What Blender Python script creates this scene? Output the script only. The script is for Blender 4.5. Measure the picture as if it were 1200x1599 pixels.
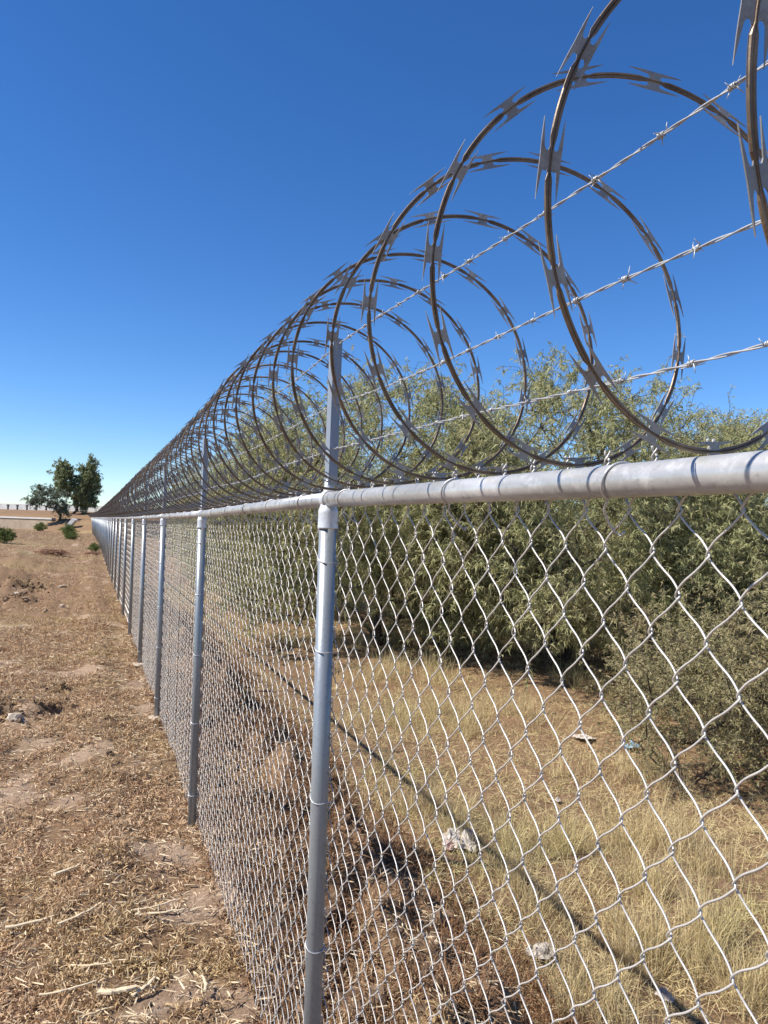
import bpy, math, random
import numpy as np
from mathutils import Matrix, Vector

R = math.radians
for o in list(bpy.data.objects):
    bpy.data.objects.remove(o)
scene = bpy.context.scene
col = scene.collection

# ------------------------------------------------------------------ camera
CAM = Vector((0.0, 0.0, 1.85))
YAW, PITCH, ROLL = R(20.9), R(0.84), R(1.7)
fw = Vector((math.sin(YAW) * math.cos(PITCH), math.cos(YAW) * math.cos(PITCH), math.sin(PITCH)))
rt = Vector((math.cos(YAW), -math.sin(YAW), 0))
up = rt.cross(fw)
rt2 = rt * math.cos(ROLL) + up * math.sin(ROLL)
up2 = up * math.cos(ROLL) - rt * math.sin(ROLL)
cd = bpy.data.cameras.new('camera')
cam = bpy.data.objects.new('camera', cd)
col.objects.link(cam)
cam.matrix_world = Matrix(((rt2.x, up2.x, -fw.x, CAM.x), (rt2.y, up2.y, -fw.y, CAM.y),
                           (rt2.z, up2.z, -fw.z, CAM.z), (0, 0, 0, 1)))
cd.sensor_fit = 'HORIZONTAL'
cd.sensor_width = 36
cd.lens = 36
cd.clip_start = 0.02
cd.clip_end = 6000
scene.camera = cam

# ------------------------------------------------------------------ sky and sun
SUN_EL, SUN_AZ = R(48), R(-84)          # azimuth measured from +Y towards +X; the sun stands to the left
sdir = Vector((math.sin(SUN_AZ) * math.cos(SUN_EL), math.cos(SUN_AZ) * math.cos(SUN_EL), math.sin(SUN_EL)))
w = bpy.data.worlds.new('World')
scene.world = w
w.use_nodes = True
wn = w.node_tree
bg = wn.nodes['Background']
sky = wn.nodes.new('ShaderNodeTexSky')
sky.sky_type = 'NISHITA'
sky.sun_disc = False
sky.sun_elevation = SUN_EL
sky.sun_rotation = SUN_AZ
sky.altitude = 1800
sky.air_density = 1.0
sky.dust_density = 0.05
sky.ozone_density = 3.0
hs = wn.nodes.new('ShaderNodeHueSaturation')     # the camera's vivid rendering of a clear sky
hs.inputs['Hue'].default_value = 0.505
hs.inputs['Saturation'].default_value = 1.26
wn.links.new(sky.outputs[0], hs.inputs['Color'])
wb = wn.nodes.new('ShaderNodeMix'); wb.data_type = 'RGBA'; wb.blend_type = 'MULTIPLY'; wb.inputs[0].default_value = 1
wb.inputs[7].default_value = (0.87, 0.94, 1.02, 1)   # daylight white balance
wn.links.new(hs.outputs[0], wb.inputs[6])
wn.links.new(wb.outputs[2], bg.inputs[0])
bg.inputs[1].default_value = 0.108
sl = bpy.data.lights.new('sun', 'SUN')
sun = bpy.data.objects.new('sun', sl)
col.objects.link(sun)
sun.rotation_euler = sdir.to_track_quat('Z', 'Y').to_euler()
sl.energy = 4.9
sl.angle = R(0.53)
sl.color = (1.0, 0.945, 0.86)
scene.view_settings.view_transform = 'Standard'
scene.view_settings.look = 'None'
scene.view_settings.exposure = 0.62
scene.view_settings.gamma = 1.0
scene.cycles.max_bounces = 5
scene.cycles.transparent_max_bounces = 4

rng = np.random.default_rng(7)

# ------------------------------------------------------------------ noise
def _hash(i, j, s):
    n = (i.astype(np.int64) * 374761393 + j.astype(np.int64) * 668265263 + s * 1274126177) & 0x7fffffff
    n = ((n ^ (n >> 13)) * 1274126177) & 0x7fffffff
    n = n ^ (n >> 16)
    return (n & 0xffff) / 65535.0

def vnoise(x, y, s=0):
    xi = np.floor(x); yi = np.floor(y)
    fx = x - xi; fy = y - yi
    fx = fx * fx * (3 - 2 * fx); fy = fy * fy * (3 - 2 * fy)
    xi = xi.astype(np.int64); yi = yi.astype(np.int64)
    a = _hash(xi, yi, s); b = _hash(xi + 1, yi, s); c = _hash(xi, yi + 1, s); d = _hash(xi + 1, yi + 1, s)
    return (a * (1 - fx) + b * fx) * (1 - fy) + (c * (1 - fx) + d * fx) * fy

def fbm(x, y, f=1.0, o=4, s=0, g=0.5):
    v = 0; a = 1; t = 0
    for k in range(o):
        v = v + a * (vnoise(x * f + 17.3 * k, y * f - 9.1 * k, s + k) - 0.5)
        t += a; a *= g; f *= 2.03
    return v / t * 2

# ------------------------------------------------------------------ mesh helpers
def mesh_np(name, V, quads=None, tris=None, smooth=False):
    V = np.asarray(V, np.float32).reshape(-1, 3)
    parts = []; starts = []; tot = 0
    if quads is not None and len(quads):
        q = np.asarray(quads, np.int32).reshape(-1, 4)
        parts.append(q.ravel()); starts.append(np.arange(len(q)) * 4 + tot); tot += q.size
    if tris is not None and len(tris):
        t = np.asarray(tris, np.int32).reshape(-1, 3)
        parts.append(t.ravel()); starts.append(np.arange(len(t)) * 3 + tot); tot += t.size
    L = np.concatenate(parts).astype(np.int32); S = np.concatenate(starts).astype(np.int32)
    me = bpy.data.meshes.new(name)
    me.vertices.add(len(V)); me.vertices.foreach_set('co', V.ravel())
    me.loops.add(len(L)); me.loops.foreach_set('vertex_index', L)
    me.polygons.add(len(S)); me.polygons.foreach_set('loop_start', S)
    me.update(calc_edges=True)
    me.polygons.foreach_set('use_smooth', np.full(len(S), bool(smooth)))
    me.validate()
    return me

class MB:
    """collects quads and triangles for ONE mesh"""
    def __init__(self):
        self.v = []; self.q = []; self.t = []; self.n = 0
    def add(self, V, q=None, t=None):
        V = np.asarray(V, float).reshape(-1, 3)
        if q is not None and len(q): self.q.append(np.asarray(q).reshape(-1, 4) + self.n)
        if t is not None and len(t): self.t.append(np.asarray(t).reshape(-1, 3) + self.n)
        self.v.append(V); self.n += len(V)
        return self
    def tube(self, P, rad, sides=6, caps=True, prof=None, up0=None):
        P = np.asarray(P, float); n = len(P)
        rad = np.broadcast_to(np.asarray(rad, float), (n,))
        T = np.gradient(P, axis=0); T /= np.linalg.norm(T, axis=1)[:, None] + 1e-12
        u = np.array(up0 if up0 is not None else ((0, 0, 1) if abs(T[0, 2]) < .9 else (1, 0, 0)), float)
        U = np.empty_like(P)
        for i in range(n):
            u = u - T[i] * (u @ T[i]); u /= np.linalg.norm(u) + 1e-12; U[i] = u
        W = np.cross(T, U)
        a = np.arange(sides) / sides * 2 * np.pi
        V = P[:, None, :] + rad[:, None, None] * (np.cos(a)[None, :, None] * U[:, None, :] + np.sin(a)[None, :, None] * W[:, None, :])
        i, j = np.meshgrid(np.arange(n - 1), np.arange(sides), indexing='ij')
        j2 = (j + 1) % sides
        q = np.stack([i * sides + j, i * sides + j2, (i + 1) * sides + j2, (i + 1) * sides + j], -1).reshape(-1, 4)
        t = []
        V = V.reshape(-1, 3)
        if caps:
            V = np.vstack([V, P[0], P[-1]])
            b = n * sides
            t = [(b, (k + 1) % sides, k) for k in range(sides)] + [(b + 1, (n - 1) * sides + k, (n - 1) * sides + (k + 1) % sides) for k in range(sides)]
        return self.add(V, q, t)
    def box(self, lo, hi):
        x0, y0, z0 = lo; x1, y1, z1 = hi
        V = [(x0, y0, z0), (x1, y0, z0), (x1, y1, z0), (x0, y1, z0), (x0, y0, z1), (x1, y0, z1), (x1, y1, z1), (x0, y1, z1)]
        return self.add(V, [(0, 3, 2, 1), (4, 5, 6, 7), (0, 1, 5, 4), (1, 2, 6, 5), (2, 3, 7, 6), (3, 0, 4, 7)])
    def mesh(self, name, smooth=False):
        return mesh_np(name, np.vstack(self.v), np.vstack(self.q) if self.q else None, np.vstack(self.t) if self.t else None, smooth)

def ob(name, me, mat=None, parent=None, loc=None, rot=None, scale=None):
    o = bpy.data.objects.new(name, me)
    col.objects.link(o)
    if mat is not None and me is not None and len(me.materials) == 0:
        me.materials.append(mat)
    if parent is not None: o.parent = parent
    if loc is not None: o.location = loc
    if rot is not None: o.rotation_euler = rot
    if scale is not None: o.scale = scale if hasattr(scale, '__len__') else (scale,) * 3
    return o

def tag(o, label=None, cat=None, group=None, kind=None):
    if label: o['label'] = label
    if cat: o['category'] = cat
    if group: o['group'] = group
    if kind: o['kind'] = kind
    return o

# ------------------------------------------------------------------ materials
def lin(r, g, b):
    f = lambda c: c / 12.92 if c <= 0.04045 else ((c + 0.055) / 1.055) ** 2.4
    return (f(r / 255), f(g / 255), f(b / 255), 1)

class Mat:
    def __init__(self, name, rough=0.8, metal=0.0, spec=0.3):
        self.m = bpy.data.materials.new(name); self.m.use_nodes = True
        self.t = self.m.node_tree; self.b = self.t.nodes['Principled BSDF']
        self.b.inputs['Roughness'].default_value = rough
        self.b.inputs['Metallic'].default_value = metal
        self.b.inputs['Specular IOR Level'].default_value = spec
    def n(self, typ, **kw):
        nd = self.t.nodes.new(typ)
        for k, v in kw.items():
            if k in nd.inputs: nd.inputs[k].default_value = v
            else: setattr(nd, k, v)
        return nd
    def l(self, a, b): self.t.links.new(a, b)
    def coord(self, kind='Object', scale=None):
        c = self.n('ShaderNodeTexCoord').outputs[kind]
        if scale:
            mp = self.n('ShaderNodeMapping'); mp.inputs['Scale'].default_value = scale
            self.l(c, mp.inputs[0]); c = mp.outputs[0]
        return c
    def pos(self):
        return self.n('ShaderNodeNewGeometry').outputs['Position']
    def noise(self, vec, scale, detail=4, rough=0.55, dist=0.0):
        nd = self.n('ShaderNodeTexNoise', Scale=scale, Detail=detail, Roughness=rough, Distortion=dist)
        self.l(vec, nd.inputs['Vector']); return nd.outputs['Fac']
    def ramp(self, fac, stops):
        r = self.n('ShaderNodeValToRGB'); e = r.color_ramp.elements
        while len(e) < len(stops): e.new(0.5)
        for el, (p, c) in zip(e, stops):
            el.position = p; el.color = c if len(c) == 4 else (*c, 1)
        self.l(fac, r.inputs[0]); return r.outputs[0]
    def mix(self, fac, a, b, mode='MIX'):
        m = self.n('ShaderNodeMix', data_type='RGBA', blend_type=mode)
        if isinstance(fac, (int, float)): m.inputs[0].default_value = fac
        else: self.l(fac, m.inputs[0])
        for s, v in ((6, a), (7, b)):
            if isinstance(v, tuple): m.inputs[s].default_value = v if len(v) == 4 else (*v, 1)
            else: self.l(v, m.inputs[s])
        return m.outputs[2]
    def color(self, c):
        if isinstance(c, tuple): self.b.inputs['Base Color'].default_value = c if len(c) == 4 else (*c, 1)
        else: self.l(c, self.b.inputs['Base Color'])
        return self
    def bump(self, h, strength=0.4, dist=0.01):
        b = self.n('ShaderNodeBump', Strength=strength, Distance=dist)
        self.l(h, b.inputs['Height']); self.l(b.outputs[0], self.b.inputs['Normal']); return self
    def rough(self, fac, lo, hi):
        mr = self.n('ShaderNodeMapRange'); mr.inputs[3].default_value = lo; mr.inputs[4].default_value = hi
        self.l(fac, mr.inputs[0]); self.l(mr.outputs[0], self.b.inputs['Roughness']); return self

M = {}
def m_galv(name, c0, c1, metal, rough, sc=14, spots=None, streak=(1, 1, .06)):
    k = Mat(name, rough, metal, 0.5)
    co = k.pos()
    mp = k.n('ShaderNodeMapping'); mp.inputs['Scale'].default_value = streak; k.l(co, mp.inputs[0])
    a = k.noise(mp.outputs[0], sc, 5, .6)
    c = k.ramp(a, [(.3, c0), (.7, c1)])
    b = k.noise(co, sc * 6, 4, .6)
    c = k.mix(k.ramp(b, [(.55, (0, 0, 0)), (.72, (.6, .6, .6))]), c, tuple(x * .8 for x in c0[:3]))
    if spots:
        s = k.noise(co, 26, 7, .75)
        c = k.mix(k.ramp(s, [(.52, (0, 0, 0)), (.66, (.5, .5, .5))]), c, spots)
        s2 = k.noise(co, 5, 6, .7)
        c = k.mix(k.ramp(s2, [(.56, (0, 0, 0)), (.7, (.4, .4, .4))]), c, tuple(x * .55 for x in c0[:3]))
    k.color(c); k.rough(b, rough - .08, rough + .15)
    k.bump(b, .22, .002)
    return k.m
M['post'] = m_galv('galvanised_post', (.20, .222, .236), (.38, .405, .42), .45, .38)
M['rail'] = m_galv('galvanised_rail', (.33, .325, .31), (.60, .595, .58), .4, .34, 12, (.76, .75, .72), (1, .25, 1))
M['cap'] = m_galv('galvanised_cap', (.54, .55, .56), (.70, .71, .72), .35, .42, 22, None, (1, 1, 1))
M['arm'] = m_galv('galvanised_arm', (.24, .27, .31), (.30, .33, .36), .3, .42)
M['wire'] = m_galv('galvanised_wire', (.46, .435, .395), (.62, .585, .53), .25, .40, 30, None, (1, 1, 1))
M['tie'] = m_galv('tie_wire', (.45, .45, .45), (.62, .62, .62), .6, .4, 30, None, (1, 1, 1))
M['barbed'] = m_galv('barbed_wire', (.40, .40, .39), (.56, .56, .55), .4, .4, 40, None, (1, 1, 1))
M['tape'] = m_galv('razor_tape', (.12, .083, .050), (.28, .20, .125), .3, .40, 25, (.13, .07, .035), (1, 1, 1))
M['blade'] = m_galv('razor_blade', (.25, .235, .215), (.37, .35, .32), .25, .45, 40, (.14, .10, .065), (1, 1, 1))

def m_cover(name, stops, rough=.8, trans=0.0, patch=None, patch_scale=.35, patch_lo=.5, patch_hi=.68):
    """leaves, blades and straw: every island takes its own colour"""
    k = Mat(name, rough, 0, .25)
    g = k.n('ShaderNodeNewGeometry')
    n = len(stops)
    c = k.ramp(g.outputs['Random Per Island'], [(i / max(1, n - 1), s) for i, s in enumerate(stops)])
    if patch:
        p = k.noise(g.outputs['Position'], patch_scale, 4, .6)
        f = k.ramp(p, [(patch_lo, (0, 0, 0)), (patch_hi, (1, 1, 1))])
        c = k.mix(f, c, k.mix(.75, c, patch))
    k.color(c)
    if trans:
        td = k.n('ShaderNodeBsdfTranslucent'); k.l(c, td.inputs[0])
        mx = k.n('ShaderNodeMixShader'); mx.inputs[0].default_value = trans
        k.l(k.b.outputs[0], mx.inputs[1]); k.l(td.outputs[0], mx.inputs[2])
        k.l(mx.outputs[0], k.t.nodes['Material Output'].inputs[0])
    return k.m
M['mesquite'] = m_cover('mesquite_leaf', [(.30, .31, .135), (.46, .455, .225), (.36, .37, .17), (.56, .54, .29), (.41, .41, .20)], .6, .42, (.50, .43, .24), .9)
M['mesquite_dim'] = m_cover('scrub_leaf', [(.36, .32, .155), (.47, .41, .22), (.31, .30, .14), (.53, .44, .26)], .75, .42, (.50, .39, .23), 1.5)
M['eucalypt'] = m_cover('eucalyptus_leaf', [(.18, .215, .10), (.29, .33, .16), (.23, .26, .13), (.38, .40, .20)], .6, .4)
M['pale_leaf'] = m_cover('grey_green_leaf', [(.13, .16, .10), (.20, .23, .15), (.16, .18, .11), (.24, .26, .17)], .7, .2)
M['green_leaf'] = m_cover('green_bush_leaf', [(.13, .18, .05), (.20, .25, .07), (.16, .20, .06), (.27, .30, .10)], .7, .25)
M['red_leaf'] = m_cover('reddish_weed', [(.40, .22, .15), (.50, .31, .20), (.36, .22, .13)], .8, .1)
M['stubble'] = m_cover('dry_mown_grass', [(.48, .30, .16), (.64, .46, .28), (.22, .12, .062), (.78, .61, .41), (.54, .36, .20), (.38, .22, .115)], .8, .15, (.48, .37, .16), .45)
M['tallgrass'] = m_cover('dry_tall_grass', [(.60, .48, .25), (.72, .60, .35), (.46, .35, .17), (.66, .55, .29)], .8, .25, (.50, .46, .20), .5)
M['straw'] = m_cover('straw', [(.56, .44, .28), (.66, .54, .36), (.48, .36, .22)], .75)
M['litterleaf'] = m_cover('brown_leaf_litter', [(.20, .105, .052), (.31, .175, .09), (.12, .063, .033), (.43, .275, .155)], .85)

def m_simple(name, c0, c1, sc, rough=.9, bump=.3, bd=.01, spec=.2):
    k = Mat(name, rough, 0, spec); co = k.pos()
    a = k.noise(co, sc, 6, .65)
    k.color(k.ramp(a, [(.3, c0), (.7, c1)])); k.bump(k.noise(co, sc * 3, 5, .7), bump, bd)
    return k.m
M['bark'] = m_simple('dark_bark', (.045, .035, .028), (.12, .095, .07), 14, .95, .6, .01)
M['palebark'] = m_simple('pale_bark', (.22, .19, .15), (.36, .32, .27), 6, .9, .4)
M['limewash'] = m_simple('lime_wash', (.66, .64, .60), (.80, .78, .74), 8, .9, .2)
M['clod'] = m_simple('dry_clod', (.10, .064, .04), (.27, .185, .12), 9, .98, .8, .012)
M['stone'] = m_simple('pale_stone', (.36, .29, .22), (.56, .48, .39), 14, .95, .7)
M['concrete'] = m_simple('concrete', (.40, .38, .34), (.58, .55, .50), 7, .92, .3)
M['footing'] = m_simple('concrete_footing', (.36, .28, .20), (.54, .45, .35), 16, .95, .7)
M['whitewall'] = m_simple('white_concrete', (.52, .51, .48), (.64, .63, .60), 1.2, .85, .1)
M['greywall'] = m_simple('grey_concrete', (.30, .24, .175), (.44, .355, .265), .8, .9, .2)
M['darksteel'] = m_simple('dark_post', (.05, .06, .065), (.10, .11, .115), 3, .6, .1)
M['bag'] = m_simple('white_plastic', (.36, .31, .25), (.54, .48, .41), 30, .5, .2, .005, .5)
M['bagpink'] = m_simple('pink_plastic', (.60, .36, .29), (.66, .50, .42), 25, .5, .2, .005, .5)
M['bagblue'] = m_simple('blue_plastic', (.16, .25, .31), (.26, .38, .44), 25, .5, .2, .005, .5)

# ground material
k = Mat('dry_earth', .95, 0, .15)
po = k.pos()
big = k.noise(po, .55, 6, .62)
mid = k.noise(po, 4.5, 6, .68)
fine = k.noise(po, 46, 7, .78, .6)
soil = k.ramp(mid, [(.25, (.27, .18, .115)), (.5, (.40, .28, .19)), (.75, (.50, .375, .265))])
thatch = k.ramp(fine, [(.36, (.075, .042, .024)), (.52, (.24, .145, .078)), (.70, (.54, .38, .22))])
tf = k.n('ShaderNodeAttribute'); tf.attribute_name = 'turf'
am_ = k.n('ShaderNodeMath', operation='ADD'); k.l(tf.outputs['Fac'], am_.inputs[0]); k.l(k.noise(po, 9, 5, .7), am_.inputs[1])
c = k.mix(k.ramp(am_.outputs[0], [(.62, (0, 0, 0)), (.92, (1, 1, 1))]), soil, thatch)
c = k.mix(k.ramp(fine, [(.40, (.55, .55, .55)), (.55, (0, 0, 0))]), c, (.20, .135, .085))
c = k.mix(k.ramp(k.noise(po, .13, 5, .6), [(.52, (0, 0, 0)), (.7, (.6, .6, .6))]), c, (.36, .30, .14))
k.color(c)
k.bump(k.mix(.5, fine, mid), .9, .03)
M['ground'] = k.m

# ------------------------------------------------------------------ terrain
FX = 0.62                                   # fence line stands 0.62 m to the right of the camera
def fence_x(y):
    y = np.asarray(y, float)
    return FX - 0.00015 * np.maximum(0, y - 45) ** 2
_ry = np.array([-5, 2.06, 4.65, 7.24, 9.83, 15, 25, 40, 60, 100, 180])
_ro = np.array([0, 0, -.04, -.06, -.08, -.11, -.15, -.2, -.28, -.4, -.6])
def rail_z(y): return 1.912 + np.interp(y, _ry, _ro)
_gy = np.array([-50, 0, 8, 12, 25, 40, 60, 100, 180, 400])
_go = np.array([0, 0, 0, .02, -.06, -.14, -.24, -.36, -.5, -.5])
MOUNDS = [(-.42, 7.75, .36, .075), (-.34, 8.8, .26, .06), (-1.0, 7.9, .45, .14), (.08, 7.1, .5, .05), (-1.7, 20.6, .8, .28), (-1.3, 17.6, .5, .14),
          (-2.6, 24, 1.6, .32), (-2.2, 30, 2.0, .3), (.0, 5.6, .7, .06), (-4.5, 36, 3, .4), (-1.4, 44, 2.2, .2), (-6, 60, 5, .4)]
PITS = [(-.12, 7.72, .22, .16), (-.30, 7.50, .16, .13), (-.14, 8.70, .15, .14), (-.70, 7.62, .18, .15), (-1.15, 20.4, .4, .24), (-1.0, 17.5, .25, .14), (.02, 9.4, .10, .07)]
def gz(x, y):
    x = np.asarray(x, float); y = np.asarray(y, float)
    b = np.interp(y, _gy, _go)
    u = x - fence_x(y)                       # offset from the fence
    h = b + .07 * fbm(x, y, .9, 3, 3) + .046 * fbm(x, y, 4.2, 4, 11, .62) + .05 * np.exp(-((u + .5) / .22) ** 2) * (1 + fbm(x, y, 1.2, 2, 15)) + .016 * np.maximum(0, fbm(x, y, 13, 2, 13))
    near = np.exp(-np.maximum(0, y - 12) / 14)
    # rough dug bank and drop beyond the fence
    edge = .80 + .22 * fbm(x * .2, y, .8, 3, 21)
    s = np.clip((u - edge) / .30, 0, 1); s = s * s * (3 - 2 * s)
    h = h - .36 * s
    band = np.exp(-((u - .78) / .50) ** 2)
    h = h + band * (.30 * fbm(x, y, 2.4, 4, 31, .6) + .05 + .13 * (.6 - 2.2 * np.abs(fbm(x, y, 3.6, 2, 37))) + .05 * fbm(x, y, 10, 2, 38))
    h = h + np.clip((u - 6) / 14, 0, 1) * .25
    for mx, my, mr, mh in MOUNDS:
        d2 = ((x - mx) ** 2 + (y - my) ** 2) / mr ** 2
        h = h + mh * np.exp(-d2 * 1.4) * (1 + .9 * fbm(x, y, 3.2 / max(.6, mr), 4, 41))
    for mx, my, mr, mh in PITS:
        d2 = ((x - mx) ** 2 + (y - my) ** 2) / mr ** 2
        h = h - mh * np.exp(-d2 * 1.4) * np.clip(1 + 1.5 * fbm(x, y, 1.3 / mr, 3, 45), .1, 2)
    # gentle swell to the left, far off
    h = h + np.clip((-u - 2) / 12, 0, 1) * .35 * np.clip((y - 15) / 40, 0, 1) * (1 + .5 * fbm(x, y, .15, 3, 51))
    return h

def axis(dense0, dense1, step, far0, far1, g):
    a = list(np.arange(dense0, dense1, step))
    s = step; x = a[-1]
    while x < far1: s *= g; x += s; a.append(x)
    s = step; x = dense0; pre = []
    while x > far0: s *= g; x -= s; pre.append(x)
    return np.array(pre[::-1] + a)
xs = axis(-1.6, 3.2, .045, -2500, 2500, 1.10)
ys = axis(1.6, 10.0, .05, -300, 4000, 1.06)
def turf_amount(x, y):
    return np.clip(.84 + 2.2 * (fbm(x, y, 2.1, 4, 71) + .05), .10, 1)
X, Y = np.meshgrid(xs, ys, indexing='ij')
Z = gz(X, Y)
nx, ny = X.shape
i, j = np.meshgrid(np.arange(nx - 1), np.arange(ny - 1), indexing='ij')
q = np.stack([i * ny + j, (i + 1) * ny + j, (i + 1) * ny + j + 1, i * ny + j + 1], -1).reshape(-1, 4)
g = ob('ground', mesh_np('ground', np.stack([X, Y, Z], -1), q, smooth=True), M['ground'])
ta = g.data.attributes.new('turf', 'FLOAT', 'POINT')
ta.data.foreach_set('value', np.where(X - fence_x(Y) < .15, turf_amount(X, Y), .55 + .3 * fbm(X, Y, .8, 3, 91) + .45 * np.exp(-((X - fence_x(Y) - .75) / .55) ** 4)).astype(np.float32).ravel())
tag(g, 'dry brown earth with patchy mown grass under the fence', 'ground', kind='structure')

# ------------------------------------------------------------------ the chain-link fence
SPAN = 2.59
N_POST = 62
POST_Y = [2.06 + SPAN * k for k in range(-1, N_POST)]
DW, DH, WR = SPAN / 56, 0.099, .0014        # spacing of the woven wires, diamond height, wire radius
fence = ob('chain_link_fence', None, loc=(FX, POST_Y[1], 0))
tag(fence, 'long galvanised chain-link fence with round posts and top rail', 'fence')
FO = Vector(fence.location)
def fpart(name, me, mat, wloc, rot=None, parent=None, scale=None):
    """place a part of the fence at a world position"""
    p = parent or fence
    base = FO if p is fence else FO + Vector(p.location)
    return ob(name, me, mat, p, Vector(wloc) - base, rot, scale)

# -- one woven wire, shared by all the nearer ones
def wire_path(ppd, h, e=.0042):
    n = int(round(h / (DH / 2)))
    th = np.arange(0, n * ppd + 1) / ppd * np.pi
    a = DW / 2 + WR * 2.0
    kk = .9992
    yy = -a * np.arcsin(kk * np.cos(th)) / np.arcsin(kk)
    xx = e * np.sign(np.sin(th)) * np.abs(np.sin(th)) ** .55
    zz = th / np.pi * DH / 2
    # the bends sit upright for a moment, then run on
    zz = zz + .0021 * np.sin(2 * th)
    return np.stack([xx, yy, zz], -1)
WIRE_H = DH * 19
wm = MB()
P = wire_path(16, WIRE_H)
wm.tube(P, WR, 6)
top = P[-1]
for s in (0, math.pi):                       # twisted selvage ends standing up behind the rail
    tt = np.linspace(0, 1, 14)
    S_ = np.stack([top[0] + .003 * np.cos(tt * 9 + s), np.sign(top[1]) * DW / 2 + .003 * np.sin(tt * 9 + s), top[2] - .004 + tt * .036], -1)
    wm.tube(S_, WR * .95, 5)
    bot = np.stack([P[0][0] + .003 * np.cos(tt * 9 + s), np.sign(P[0][1]) * DW / 2 + .003 * np.sin(tt * 9 + s), .004 - tt * .03], -1)
    wm.tube(bot, WR * .95, 5)
wire_me = wm.mesh('woven_wire', True)
WX = .027                                     # the fabric hangs on the far side of posts and rail
NEAR_BAYS = 5
def mesh_base(y): return rail_z(y) + .012 - WIRE_H
for b in range(NEAR_BAYS):
    for kx in range(56):
        y = POST_Y[b] + DW * (kx + .5)
        if y < .25: continue
        jit = rng.normal(0, .0007)
        fpart('wire', wire_me, M['wire'], (float(fence_x(y)) + WX + rng.normal(0, .0015), y, float(mesh_base(y)) + jit), (0, 0, math.pi * (kx % 2)))
# -- farther bays: the woven wires of one bay as one piece
lm = MB()
PL = wire_path(2, WIRE_H)
for kx in range(56):
    lm.tube(PL * np.array([(-1) ** kx, (-1) ** kx, 1]) + np.array([0, DW * (kx + .5), 0]), WR * 1.3, 3, caps=False)
bay_me = lm.mesh('woven_wire_bay')
for b in range(NEAR_BAYS, len(POST_Y) - 1):
    y0, y1 = POST_Y[b], POST_Y[b + 1]
    x0, x1 = float(fence_x(y0)), float(fence_x(y1))
    z0, z1 = float(mesh_base(y0)), float(mesh_base(y1))
    o = fpart('woven_wires', bay_me, M['wire'], (x0 + WX, y0, z0), (math.atan2(z1 - z0, SPAN), 0, -math.atan2(x1 - x0, SPAN)))
    o['kind'] = 'stuff'

# -- posts, caps, arms, ties, rail
PR, RR = .0245, .0212
post_me = MB().tube([(0, 0, -.25), (0, 0, 1.0), (0, 0, 1.86)], PR, 24).mesh('post', True)
capm = MB()
def lathe(mb, prof, sides=24, axis='z', off=(0, 0, 0)):
    a = np.arange(sides) / sides * 2 * np.pi
    V = []
    for r, z in prof:
        if axis == 'z': V += [(off[0] + r * math.cos(t), off[1] + r * math.sin(t), off[2] + z) for t in a]
        else: V += [(off[0] + r * math.sin(t), off[1] + z, off[2] + r * math.cos(t)) for t in a]
    n = len(prof)
    Q = [(i * sides + k, i * sides + (k + 1) % sides, (i + 1) * sides + (k + 1) % sides, (i + 1) * sides + k) for i in range(n - 1) for k in range(sides)]
    return mb.add(V, Q)
# origin of the cap at the rail centre
lathe(capm, [(PR + .0008, -.082), (PR + .0042, -.082), (PR + .0036, -.078), (PR + .003, -.040), (PR + .0036, -.034), (PR + .002, -.028), (PR - .001, -.020), (PR - .005, -.006), (PR - .008, .004)])
lathe(capm, [(RR + .0006, -.016), (RR + .004, -.016), (RR + .0046, -.010), (RR + .0042, .006), (RR + .0046, .013), (RR + .0036, .017), (RR + .0006, .017)], axis='y')
lathe(capm, [(.016, .016), (.0155, .030), (.013, .040), (.012, .052), (.006, .058), (.001, .059)], 16)
cap_me = capm.mesh('cap', True)
# angle-iron arm
am = MB()
L_ = .027; T_ = .0032
prof = [(-L_ / 2, -L_ / 2), (L_ / 2, -L_ / 2), (L_ / 2, -L_ / 2 + T_), (-L_ / 2 + T_, -L_ / 2 + T_), (-L_ / 2 + T_, L_ / 2), (-L_ / 2, L_ / 2)]
V = [(x, y, .040) for x, y in prof] + [(x, y, .452) for x, y in prof]
am.add(V, [(k, (k + 1) % 6, 6 + (k + 1) % 6, 6 + k) for k in range(6)] + [(6, 7, 8, 9), (6, 9, 10, 11), (3, 2, 1, 0), (5, 4, 3, 0)])
arm_me = am.mesh('arm')
# tie round a post: hooks round the fabric behind
tt = np.linspace(-2.5, 2.5, 26)
tp = np.stack([-(PR + .0018) * np.cos(tt), (PR + .0018) * np.sin(tt), .011 * tt / 2.5 + .004 * np.sin(tt * 2)], -1)
tp = np.vstack([[(.034, -.010, -.012), (.027, -.0175, -.0115)], tp, [(.027, .0175, .012), (.034, .012, .010), (.030, .026, .002)]])
ptie_me = MB().tube(tp, .0016, 6).mesh('post_tie', True)
# tie round the rail: down to the fabric with a hooked end
tt = np.linspace(.2, 4.9, 26)
rp = np.stack([(RR + .0018) * np.sin(-tt + 1.9), .020 * (tt - 2.5) / 2.5, (RR + .0018) * np.cos(-tt + 1.9)], -1)
d0 = rp[-1]
rp = np.vstack([rp, [(-.004, .026, -.036), (.012, .036, -.053), (.026, .040, -.066), (.034, .036, -.072), (.030, .026, -.066)]])
rtie_me = MB().tube(rp, .0018, 6).mesh('rail_tie', True)
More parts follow.
